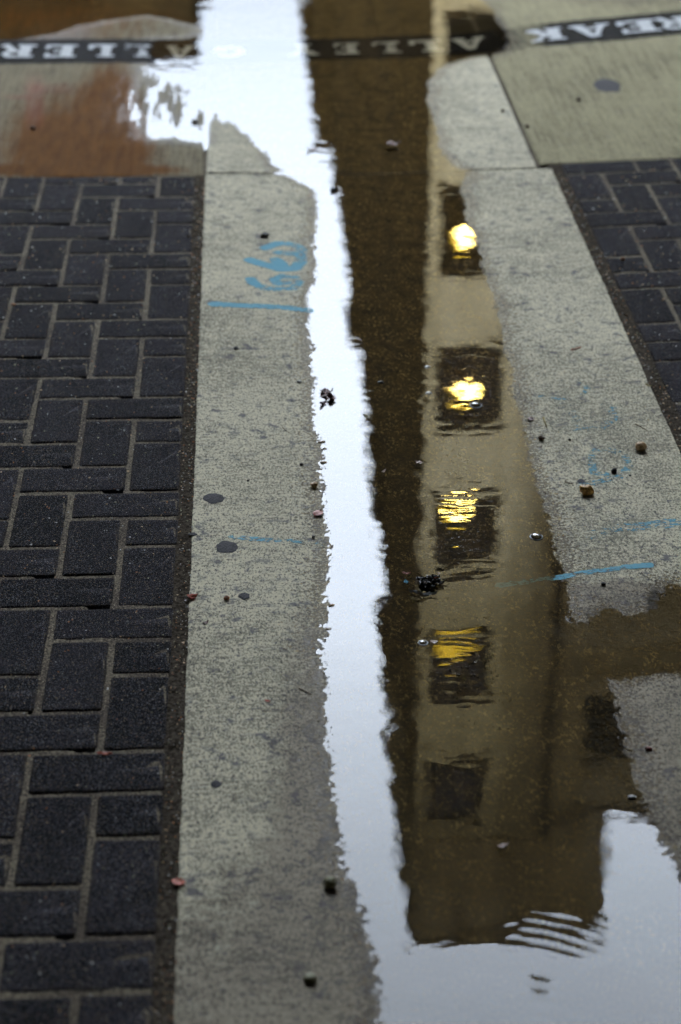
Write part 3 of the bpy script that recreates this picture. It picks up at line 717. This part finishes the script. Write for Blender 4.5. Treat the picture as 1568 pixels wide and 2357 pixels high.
def leaf(px, py, Lp, Wp, ang, mat, label, stem=None, lift=.0006, name='leaf', **k):
    p = on(px, py, lift); u = mpp(px, py); e = empty(name, p) if stem else None
    m = MB(); blade(m, Lp*u, Wp*u, ang=R_(ang), seed=px*.1, **k)
    if not stem:
        o = m.build(name, mat, smooth=True, loc=p); return tag(o, label, 'leaf' if 'leaf' in name else name, 'fallen leaves and petals')
    m.build('leaf_blade', mat, e, smooth=True)
    s = MB(); tube(s, [(stem[0][0]*u, stem[0][1]*u, .001), ((stem[0][0]+stem[1][0])*.5*u, (stem[0][1]+stem[1][1])*.5*u, .004), (stem[1][0]*u, stem[1][1]*u, .003)], .0006); s.build('stem', L_twig, e, smooth=True)
    return tag(e, label, 'leaf', 'fallen leaves and petals')
leaf(733, 1184, 30, 24, 55, L_pink, 'flat pink leaf lying on the left waterline', curl=.1)
leaf(443, 1376, 26, 22, 10, L_red, 'dried red leaf with a hooked stem beside the sand seam', stem=((8, 0), (22, 26)), curl=.5, bend=.5)
leaf(474, 1434, 16, 9, 35, L_brown, 'small curled brown leaf below the dried red leaf', curl=.6)
leaf(241, 1737, 36, 12, -6, L_red, 'bright orange red leaf lying in a joint of the left pavers', curl=.15)
leaf(411, 2032, 26, 34, 70, L_red, 'blurred orange red leaf at the bottom of the sand seam', curl=.3)
leaf(616, 1614, 15, 6, -15, L_red, 'thin reddish leaf sliver in the middle of the left strip', curl=.3)
leaf(848, 963, 26, 13, -15, L_olive, 'curled olive leaf on the edge of the bright reflection', curl=.7)
leaf(1222, 966, 18, 16, 20, L_brown, 'small wine red leaf at the right waterline above the twig', curl=.4)
leaf(905, 337, 34, 26, 10, L_brown, 'blurred brown leaf in the dark water near the top', curl=.6, bend=.5)
leaf(720, 346, 30, 14, 15, L_brown, 'dark leaf stuck at the step of the bright reflection', curl=.6)
leaf(1158, 1948, 32, 12, 25, L_pale, 'pale petal floating in the dark reflection lower right', name='petal', curl=.3)
leaf(965, 1067, 20, 15, -20, L_pale, 'pinkish white petal in the dark reflection above the debris', name='petal', curl=.5, bend=.6)
leaf(883, 1087, 18, 7, 60, L_pale, 'thin pale petal on the right rim of the bright reflection', name='petal', curl=.5)
leaf(1493, 888, 18, 6, -35, L_straw, 'tiny straw coloured leaf on the right pavers by the seam', curl=.3)
# floating cluster
p = on(748, 914, .0004); u = mpp(748, 914)*1.35; e = empty('leaf_cluster', p)
tag(e, 'cluster of brown crumpled leaves floating in the bright reflection', 'leaf cluster')
for (ox, oy, L, Wd, a) in ((4, 8, 22, 16, 10), (-4, -14, 18, 9, 50), (10, -6, 20, 16, 80), (-2, 2, 16, 11, 130)):
    m = MB(); blade(m, L*u, Wd*u, .5, .5, .3, ox*u, oy*u*2, 0, R_(a), ox); m.build('leaf_blade', L_brown, e, smooth=True)
# twigs
def twig(pts, r, label, mat=None, lift=.0012):
    P = [on(a, b, lift) for a, b in pts]; o = P[0]
    m = MB(); tube(m, [tuple(q-o) for q in P], r); ob = m.build('twig', mat or L_twig, smooth=True, loc=o); tag(ob, label, 'twig', 'twigs on the concrete')
twig([(1251, 962), (1254, 972), (1259, 985)], .0022, 'short straw twig standing out right of the wine red leaf', L_straw)
twig([(1463, 977), (1476, 984), (1490, 992)], .0011, 'thin dark twig left of the right sand seam')
twig([(1315, 806), (1325, 804), (1338, 800)], .0016, 'small orange twig high on the right strip', L_red)
twig([(1300, 1110), (1311, 1113), (1320, 1115)], .0010, 'thin twig left of the golden brown rock')
twig([(651, 985), (658, 992), (668, 998)], .0008, 'hair thin twig on the left strip')
twig([(688, 1585), (702, 1592), (716, 1599)], .0009, 'fine brown twig near the left waterline')

# ------------------------------------------------------------------ bubbles, foam and the debris heap
def clear_mat(name, c, rough=.05):
    n = NT(name)
    fr = n.n('ShaderNodeFresnel'); fr.inputs['IOR'].default_value = 1.6
    f2 = n.math('MINIMUM', n.math('MULTIPLY', fr.outputs[0], 2.2), 1.0)
    tr = n.n('ShaderNodeBsdfTransparent'); tr.inputs[0].default_value = (*c, 1); gl = n.n('ShaderNodeBsdfGlossy'); gl.inputs['Roughness'].default_value = rough
    mx = n.n('ShaderNodeMixShader'); n.lk(f2, mx.inputs[0]); n.lk(tr.outputs[0], mx.inputs[1]); n.lk(gl.outputs[0], mx.inputs[2]); return n.done(mx.outputs[0])
M_bub = clear_mat('bubble_film', (.75, .76, .78)); M_foam = simple('foam', (.62, .66, .70), .35, .25, 200)
def bubble(px, py, r, label, rim=1.0):
    p = on(px, py, 0); u = mpp(px, py); R = r*u; e = empty('bubble', p); m = MB(); N = 24
    vs = []; fs = []
    for i in range(7):
        a = math.pi/2*i/6
        for k in range(N): vs.append((R*math.cos(a)*math.cos(2*math.pi*k/N), R*math.cos(a)*math.sin(2*math.pi*k/N), R*.55*math.sin(a)))
    for i in range(6):
        for k in range(N): fs.append((i*N+k, i*N+(k+1) % N, (i+1)*N+(k+1) % N, (i+1)*N+k))
    m.poly(vs, fs); m.build('dome', M_bub, e, smooth=True)
    t = MB(); vs = []; fs = []; rr = R*.14*rim
    for i in range(N):
        a = 2*math.pi*i/N
        for k in range(8):
            b = 2*math.pi*k/8; vs.append(((R+rr*math.cos(b))*math.cos(a), (R+rr*math.cos(b))*math.sin(a), rr*.6*math.sin(b)+rr*.3))
    for i in range(N):
        for k in range(8): fs.append((i*8+k, ((i+1) % N)*8+k, ((i+1) % N)*8+(k+1) % 8, i*8+(k+1) % 8))
    t.poly(vs, fs); t.build('rim', M_foam, e, smooth=True)
    return tag(e, label, 'bubble', 'bubbles on the water')
bubble(1095, 933, 13, 'ring shaped bubble on the golden lamp reflection')
bubble(1235, 1236, 14, 'dark bubble with a white rim near the right waterline')
bubble(974, 1480, 10, 'small white ringed bubble in the dark reflection below the debris heap', 1.6)
for (px, py, l) in ((984, 845, 'upper tiny bubble at the rim of the window reflection'), (987, 905, 'lower tiny bubble left of the golden lamp reflection')):
    bubble(px, py, 6, l, 1.5)
e = empty('debris_heap', on(983, 1345, 0)); u = mpp(983, 1345)*1.05
tag(e, 'black soggy heap of leaf bits and foam caught in the water', 'debris heap')
L_dark = leaf_mat('soaked_leaf', (.008, .007, .006), (.035, .028, .02), .12)
for k in range(16):
    a = random.uniform(0, 6.28); r = random.uniform(0, 34); m = MB()
    blade(m, random.uniform(14, 34)*u, random.uniform(9, 20)*u, random.uniform(.2, .8), .6, .4, r*math.cos(a)*u, r*math.sin(a)*1.1*u, 0, random.uniform(0, 6.28), k*3.3)
    m.build('wet_leaf', L_dark, e, smooth=True)
for (ox, oy, L, Wd, a, mt) in ((-5, 4, 26, 13, 105, L_pale), (-30, -38, 30, 9, 150, M_foam), (-4, -50, 46, 8, 8, M_foam), (-42, 42, 20, 8, 0, L_pink), (10, 2, 22, 5, 70, L_straw), (18, 22, 12, 10, 30, L_red), (32, 10, 26, 4, 140, L_straw), (-46, 6, 16, 10, 90, L_blue), (30, 40, 8, 6, 60, L_pale)):
    m = MB(); blade(m, L*u, Wd*u, .3, .4, .2, ox*u, oy*u, .002, R_(a), ox); m.build('debris_flake', mt, e, smooth=True)
leaf(1000, 1479, 20, 12, -12, L_pale, 'cream petal touching the white ringed bubble', name='petal', curl=.4)

# ------------------------------------------------------------------ grit nobody could count
def grit(name, boxes, n, mats, smin, smax, label, mask=None):
    V = []; Q = []; MI = []
    tet = np.array([(1, 1, 1), (-1, -1, 1), (-1, 1, -1), (1, -1, -1)])*.6
    k = 0
    for (x0, x1, y0, y1, frac) in boxes:
        N = int(n*frac); x = rng.uniform(x0, x1, N); y = y0+(y1-y0)*rng.random(N)**1.2
        if mask is not None:
            k_ = mask(x, y); x = x[k_]; y = y[k_]; N = len(x)
        z = np.maximum(ground_z(x, y), -.006)
        for i in range(N):
            s = rng.uniform(smin, smax)*(1+.25*(y[i]-2)); R3 = rng.normal(size=(4, 3))*.35+tet; b = len(V)
            for t in R3: V.append((x[i]+t[0]*s, y[i]+t[1]*s, z[i]+max(t[2]*.6, -.2)*s+.0003))
            mi = rng.integers(len(mats))
            for f in ((0, 1, 2), (0, 3, 1), (0, 2, 3), (1, 3, 2)): Q.append(tuple(b+q for q in f)); MI.append(mi)
    me = bpy.data.meshes.new(name); me.from_pydata(V, [], Q); me.update()
    for m in mats: me.materials.append(m)
    me.polygons.foreach_set('material_index', [int(a) for a in MI])
    o = bpy.data.objects.new(name, me); C.objects.link(o); tag(o, label, 'grit', kind='stuff')
grit('grit', [(-1.3, -.14, 1.6, 5.0, .55), (.86, 1.5, 2.6, 5.0, .25), (-.145, -.12, 1.6, 5.0, .12), (.835, .865, 2.6, 5, .08)], 9000, [S_tan, S_wht, S_ora, S_brn, S_gry, S_blk],   .0008, .0021, 'loose pale and brown grit sprinkled over the pavers')
grit('grit', [(.30, .62, 1.8, 4.6, .5), (-.12, .25, 1.8, 5.0, .2), (.6, .83, 2.4, 5.0, .3)], 1500, [S_brn, S_blk, S_gold, S_blk], .0005, .0012, 'fine dark grit on the gutter concrete and its waterline')

grit('grit', [(-.12, .84, 1.8, 5.2, 1.0)], 60000, [S_brn, L_olive, S_gold, L_dark, S_brn], .0006, .0019, 'grit and silt flakes gathered along the waterline', lambda x, y: (np.abs(sdist(x, y)-.004) < .012) & (vnoise(x*12, y*9) > .45) & (rng.random(len(x)) < .35))
_a, _b = g0(1005, 1010), g0(1110, 1150); _c2, _d = g0(990, 800), g0(1010, 1000)
grit('silt_flakes', [(_a[0], _b[0], _b[1], _a[1], .35), (_c2[0]-.02, _c2[0]+.05, _d[1], _c2[1], .2), (g0(1010, 1400)[0], g0(1130, 1400)[0], g0(1100, 1680)[1], g0(1100, 1380)[1], .3), (g0(940, 1345)[0], g0(1030, 1345)[0], g0(980, 1390)[1], g0(980, 1290)[1], .15)], 420, [L_dark, L_dark, S_brn, L_olive], .0016, .0040, 'dark leaf flakes and sand settled in the water around the debris heap')
# ------------------------------------------------------------------ buildings up the street (seen mirrored in the water)
def stained(name, a, b):
    n = NT(name); st = n.noise(scale=(2.2, 1, .06), f=1.0, detail=4, rough=.6); cl = n.noise(f=1.5, detail=5, rough=.65)
    return n.done(n.bsdf(n.mix(n.ramp(n.math('ADD', n.math('MULTIPLY', st, .6), n.math('MULTIPLY', cl, .4)), .36, .60), b, a), .85, None, 0.0))
B_lit = simple('warm_plaster', (.60, .53, .34), .8, .18, .8, spec=0.0); B_mid = simple('tan_panel', (.10, .075, .035), .8, .3, .5, spec=0.0)
B_up = simple('brown_cladding', (.07, .05, .025), .75, .35, .4, spec=0.0); B_side = simple('dark_brick', (.032, .021, .009), .8, .4, .6, spec=0.0)
B_grey = simple('grey_render', (.10, .10, .10), .8, .3, .5, spec=0.0); B_frame = simple('window_frame_metal', (.012, .010, .008), .7, .2, 20, spec=0.0)
B_room = simple('dark_room', (.006, .004, .002), .9, .3, 2, spec=0.0)
def glass():
    n = NT('window_glass'); fr = n.n('ShaderNodeFresnel'); fr.inputs['IOR'].default_value = 1.22
    tr = n.n('ShaderNodeBsdfTransparent'); tr.inputs[0].default_value = (.7, .68, .6, 1); gl = n.n('ShaderNodeBsdfGlossy'); gl.inputs['Roughness'].default_value = .02
    mx = n.n('ShaderNodeMixShader'); n.lk(fr.outputs[0], mx.inputs[0]); n.lk(tr.outputs[0], mx.inputs[1]); n.lk(gl.outputs[0], mx.inputs[2]); return n.done(mx.outputs[0])
B_glass = glass()
def lampm(name, c, st):
    n = NT(name); e = n.n('ShaderNodeEmission'); e.inputs[0].default_value = (*c, 1); e.inputs[1].default_value = st; return n.done(e.outputs[0])
B_lamp = lampm('lamp_glow', (1.0, .74, .20), 5); B_lampd = lampm('lamp_glow_dim', (1.0, .66, .05), .55)
def front(parent, x0, x1, z0, z1, y, openings, mat, depth=.8):
    xs = sorted({x0, x1, *[v for o in openings for v in (o[0], o[1]) if x0 < v < x1]}); zs = sorted({z0, z1, *[v for o in openings for v in (o[2], o[3]) if z0 < v < z1]})
    m = MB()
    for i in range(len(xs)-1):
        for j in range(len(zs)-1):
            cx, cz = (xs[i]+xs[i+1])/2, (zs[j]+zs[j+1])/2
            if any(o[0] < cx < o[1] and o[2] < cz < o[3] for o in openings): continue
            m.quad((xs[i], y, zs[j]), (xs[i+1], y, zs[j]), (xs[i+1], y, zs[j+1]), (xs[i], y, zs[j+1]))
    m.build('wall', mat, parent)
def window(parent, x0, x1, z0, z1, y, lamp=None, depth=.9, lm=None):
    m = MB(); t = .07
    for (a, b, c_, d) in ((x0, x0+t, z0, z1), (x1-t, x1, z0, z1), (x0+t, x1-t, z0, z0+t), (x0+t, x1-t, z1-t, z1)): m.box(a, b, y+.08, y+.16, c_, d)
    w = m.build('window', B_frame, parent)
    g = MB(); g.quad((x0+t, y+.12, z0+t), (x1-t, y+.12, z0+t), (x1-t, y+.12, z1-t), (x0+t, y+.12, z1-t)); g.build('pane', B_glass, w)
    si = MB(); si.box(x0-.08, x1+.08, y-.07, y-.004, z0-.10, z0-.002); si.build('sill', B_frame, w)
    r = MB(); d = y+depth
    r.quad((x0, y, z0), (x0, y, z1), (x0, d, z1), (x0, d, z0)); r.quad((x1, y, z0), (x1, d, z0), (x1, d, z1), (x1, y, z1)); r.quad((x0, d, z0), (x0, d, z1), (x1, d, z1), (x1, d, z0))
    r.quad((x0, y, z0), (x0, d, z0), (x1, d, z0), (x1, y, z0)); r.quad((x0, y, z1), (x1, y, z1), (x1, d, z1), (x0, d, z1)); r.build('recess', B_room, w)
    if lamp:
        lx0, lx1, lz0, lz1 = lamp; cx, cz, rx, rz = (lx0+lx1)/2, (lz0+lz1)/2, (lx1-lx0)/2, (lz1-lz0)/2
        l = MB(); l.poly([(cx+v.x*rx, y+.5+v.y*.2, cz+min(v.z, .25)*rz) for v in IV], IF); l.build('lamp', lm or B_lamp, w, smooth=True)
        l = MB(); l.poly([(cx-.1+v.x*rx*.8, y+.55+v.y*.15, cz+rz*1.0+v.z*rz*.7) for v in IV], IF); l.build('lamp_shade', B_lampd, w, smooth=True)
D = 34.0
tw = empty('apartment_tower', (5.5, D, 0)); tag(tw, 'tall plastered tower with a column of lamp lit windows, mirrored right of the bright strip', 'tower')
inv = lambda o: [setattr(c, 'location', (-5.5, -D, 0)) for c in o.children]
cols = [(3.62+.0, 4.92)]; wz = [(0.4+3.28*k, 0.4+3.28*k+1.68) for k in range(0, 8)]
ops = [(3.60, 4.90, a, b) for a, b in wz]; ops2 = [(7.02, 8.08, 21.75, 23.4)]
B_dark2 = stained('brown_panel', (.10, .075, .035), (.05, .036, .016))
def facade_plaster():  # streaked plaster, darker up the wall and towards the right
    n = NT('streaked_plaster'); st = n.noise(scale=(2.2, 1, .06), f=1.0, detail=4, rough=.6); cl = n.noise(f=1.5, detail=5, rough=.65)
    sx = n.n('ShaderNodeSeparateXYZ'); n.lk(n.coord(), sx.inputs[0]); jit = n.math('MULTIPLY', n.math('SUBTRACT', cl, .5), 2.5)
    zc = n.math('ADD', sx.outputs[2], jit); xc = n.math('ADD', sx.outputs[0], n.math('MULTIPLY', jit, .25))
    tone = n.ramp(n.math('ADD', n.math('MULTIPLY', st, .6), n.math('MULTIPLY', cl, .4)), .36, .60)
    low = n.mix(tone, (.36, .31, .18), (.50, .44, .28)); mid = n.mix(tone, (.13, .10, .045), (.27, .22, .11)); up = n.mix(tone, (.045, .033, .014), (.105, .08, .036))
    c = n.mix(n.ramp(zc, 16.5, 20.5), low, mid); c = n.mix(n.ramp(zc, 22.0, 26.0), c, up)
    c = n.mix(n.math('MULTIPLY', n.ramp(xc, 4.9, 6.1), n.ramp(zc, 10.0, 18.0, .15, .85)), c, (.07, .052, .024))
    return n.done(n.bsdf(c, .85, None, 0.0))
B_lit = facade_plaster()
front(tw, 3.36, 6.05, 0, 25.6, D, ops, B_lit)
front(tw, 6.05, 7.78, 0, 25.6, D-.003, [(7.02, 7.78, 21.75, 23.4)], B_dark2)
m = MB(); m.box(3.36, 7.78, D-.05, D+8, 25.6, 28.35); m.box(3.28, 7.86, D-.12, D+8.1, 28.35, 28.6); m.build('roof', stained('roof_cladding', (.11, .080, .036), (.04, .029, .013)), tw)
m = MB(); m.quad((3.36, D, 0), (3.36, D, 25.6), (3.36, D+8, 25.6), (3.36, D+8, 0)); m.quad((7.78, D+.01, 0), (7.78, D+8, 0), (7.78, D+8, 25.6), (7.78, D+.01, 25.6)); m.quad((3.36, D+8, 0), (3.36, D+8, 25.6), (7.78, D+8, 25.6), (7.78, D+8, 0)); m.build('side_wall', B_side, tw)
for zz in (5.4, 12.0, 18.5, 24.9):
    m = MB(); m.box(6.05, 7.78, D-.10, D-.004, zz, zz+.18); m.build('ledge', B_up, tw)
m = MB(); m.box(6.22, 6.34, D-.14, D-.004, 0, 25.5); m.build('downpipe', B_frame, tw)
LAMPS = {3: (3.95, 4.30, 11.15, 11.47, B_lamp), 4: (3.96, 4.54, 14.42, 14.76, B_lamp), 5: (3.86, 4.50, 16.95, 17.45, B_lamp), 6: (3.80, 4.70, 20.15, 20.75, B_lampd)}
for k, (a, b) in enumerate(wz):
    L = LAMPS.get(k); window(tw, 3.60, 4.90, a, b, D, L[:4] if L else None, lm=L[4] if L else None)
inv(tw)
wing = empty('low_wing', (10, D+1, 0)); tag(wing, 'lower tan wing joined right of the tower, mirrored at the lower right', 'building')
front(wing, 7.79, 16, 0, 24.9, D+.02, [(7.79, 8.2, 21.75, 23.4)], B_mid); window(wing, 7.79, 8.2, 21.75, 23.4, D+.02)
m = MB(); m.box(7.79, 16.1, D-.06, D+8, 24.9, 25.1); m.build('roof', B_up, wing)
m = MB(); m.quad((16, D+.02, 0), (16, D+8, 0), (16, D+8, 24.9), (16, D+.02, 24.9)); m.build('side_wall', B_side, wing)
for c_ in wing.children: c_.location = (-10, -D-1, 0)
# row of street buildings behind the tower: dark flanks facing the street, roofline falling away
def flank(label, pts, x_far, H, nm='street_building'):
    """pts: plan polyline of the street side; walls rise to H"""
    e = empty(nm, (pts[0][0], pts[0][1], 0)); o = (pts[0][0], pts[0][1])
    P = [(a-o[0], b-o[1]) for a, b in pts]; m = MB()
    for (a, b), (c_, d) in zip(P[:-1], P[1:]): m.quad((a, b, 0), (a, b, H), (c_, d, H), (c_, d, 0))
    xf = x_far-o[0]
    m.quad((xf, P[0][1], 0), (xf, P[0][1], H), (P[0][0], P[0][1], H), (P[0][0], P[0][1], 0)); m.quad((P[-1][0], P[-1][1], 0), (P[-1][0], P[-1][1], H), (xf, P[-1][1], H), (xf, P[-1][1], 0))
    m.build('wall', B_side, e)
    r = MB(); top = [(a, b, H) for a, b in P]+[(xf, P[-1][1], H), (xf, P[0][1], H)]; r.poly(top, [tuple(range(len(top)))])
    for (a, b), (c_, d) in zip(P[:-1], P[1:]): r.box(min(a, c_)-.12, max(a, c_)+.12, b, d, H-.35, H+.02)
    r.build('roof', B_up, e)
    for (a, b), (c_, d) in zip(P[:-1], P[1:]):
        n = max(1, int((d-b)/5))
        for i in range(n):
            t = (i+.5)/n; X = a+(c_-a)*t; Y = b+(d-b)*t
            for z in np.arange(3, H-3, 3.6):
                w = MB(); w.box(X-.09, X-.02, Y-.7, Y+.7, z, z+1.9); w.build('window', B_frame, e)
    tag(e, label, 'building', 'buildings lining the right side of the street'); return e
HT = 31-CAM_H
flank('dark brick building directly behind the tower, its flank to the street', [(3.50, 42.1), (3.66, 42.2), (4.08, 50.0), (4.44, 62.0)], 16, HT)
flank('dark brick building beyond the bend of the right row', [(4.44, 62.1), (4.29, 70.0), (3.96, 73.8)], 16, HT)
flank('long dark brick building further up the right row', [(4.30, 73.9), (4.42, 95.1)], 16, HT)
flank('farthest dark brick building closing the right row', [(3.63, 95.2), (4.46, 126.7), (4.6, 170)], 16, HT)
# left of the street, further up
lb = flank('lower render building across the street, mirrored at the top left', [(-1.66, 60), (-1.66, 75)], -30, 14.9)
lb2 = flank('far render building on the left, behind the lower one', [(-1.95, 100), (-1.95, 125)], -30, 23.0)
for b in (lb, lb2): b['group'] = 'buildings lining the left side of the street'
# the block the photographer stands against and the blocks at both sides (they shade the pavement)
def block(label, x0, x1, y0, y1, H, faces, nm='street_building'):
    e = empty(nm, (x0, y0, 0)); m = MB(); m.box(0, x1-x0, 0, y1-y0, 0, H); m.build('wall', B_grey, e)
    r = MB(); r.box(-.2, x1-x0+.2, -.2, y1-y0+.2, H, H+.4); r.build('roof', B_up, e)
    ws = []
    if 'N' in faces: ws += [('N', x) for x in np.arange(1.5, x1-x0-1, 3)]
    if 'E' in faces: ws += [('E', y) for y in np.arange(1.5, y1-y0-1, 3.6)]
    if 'W' in faces: ws += [('W', y) for y in np.arange(1.5, y1-y0-1, 3.6)]
    cnt = 0
    for z in np.arange(4.2, H-2, 3.5):
        for f, t in ws:
            if cnt >= 96: break
            w = MB()
            if f == 'N': w.box(t-.6, t+.6, y1-y0+.003, y1-y0+.06, z, z+1.7)
            elif f == 'E': w.box(x1-x0+.003, x1-x0+.06, t-.6, t+.6, z, z+1.7)
            else: w.box(-.06, -.003, t-.6, t+.6, z, z+1.7)
            w.build('window', B_frame, e); cnt += 1
    tag(e, label, 'building', 'buildings around the standpoint'); return e
bk = block('grey building behind the photographer with a roof slab added to block sky light', -9, 14, -14, -3.2, 26, 'N')
m = MB(); m.box(0, 23, 10.8, 15.4, 3.3, 3.5); m.build('added_canopy', B_up, bk)  # out-of-view roof slab added to block light from overhead
block('grey building along the left side of the walk', -18, -7.5, -3, 32, 24, 'E')
block('grey building along the right side of the walk', 12.5, 22, -3, 30, 22, 'W')

# unseen deck added overhead to block sky light, between the two side blocks
dk = empty('added_shade_deck', (2.5, 4, 0)); tag(dk, 'unseen concrete deck added above the walk to block sky light', 'added light blocker')
m = MB(); m.box(-9.9, 9.9, -7.1, 5.0, 8.0, 8.5); m.build('slab', B_grey, dk)
m = MB(); m.box(-9.9, 9.9, 5.0, 5.2, 7.9, 9.0); m.build('parapet', B_grey, dk)
for (a, b) in ((-9.2, 4), (9.2, 4), (-9.2, -4), (9.2, -4)):
    m = MB(); m.box(a-.3, a+.3, b-.3, b+.3, 0, 7.99); m.build('column', B_grey, dk)
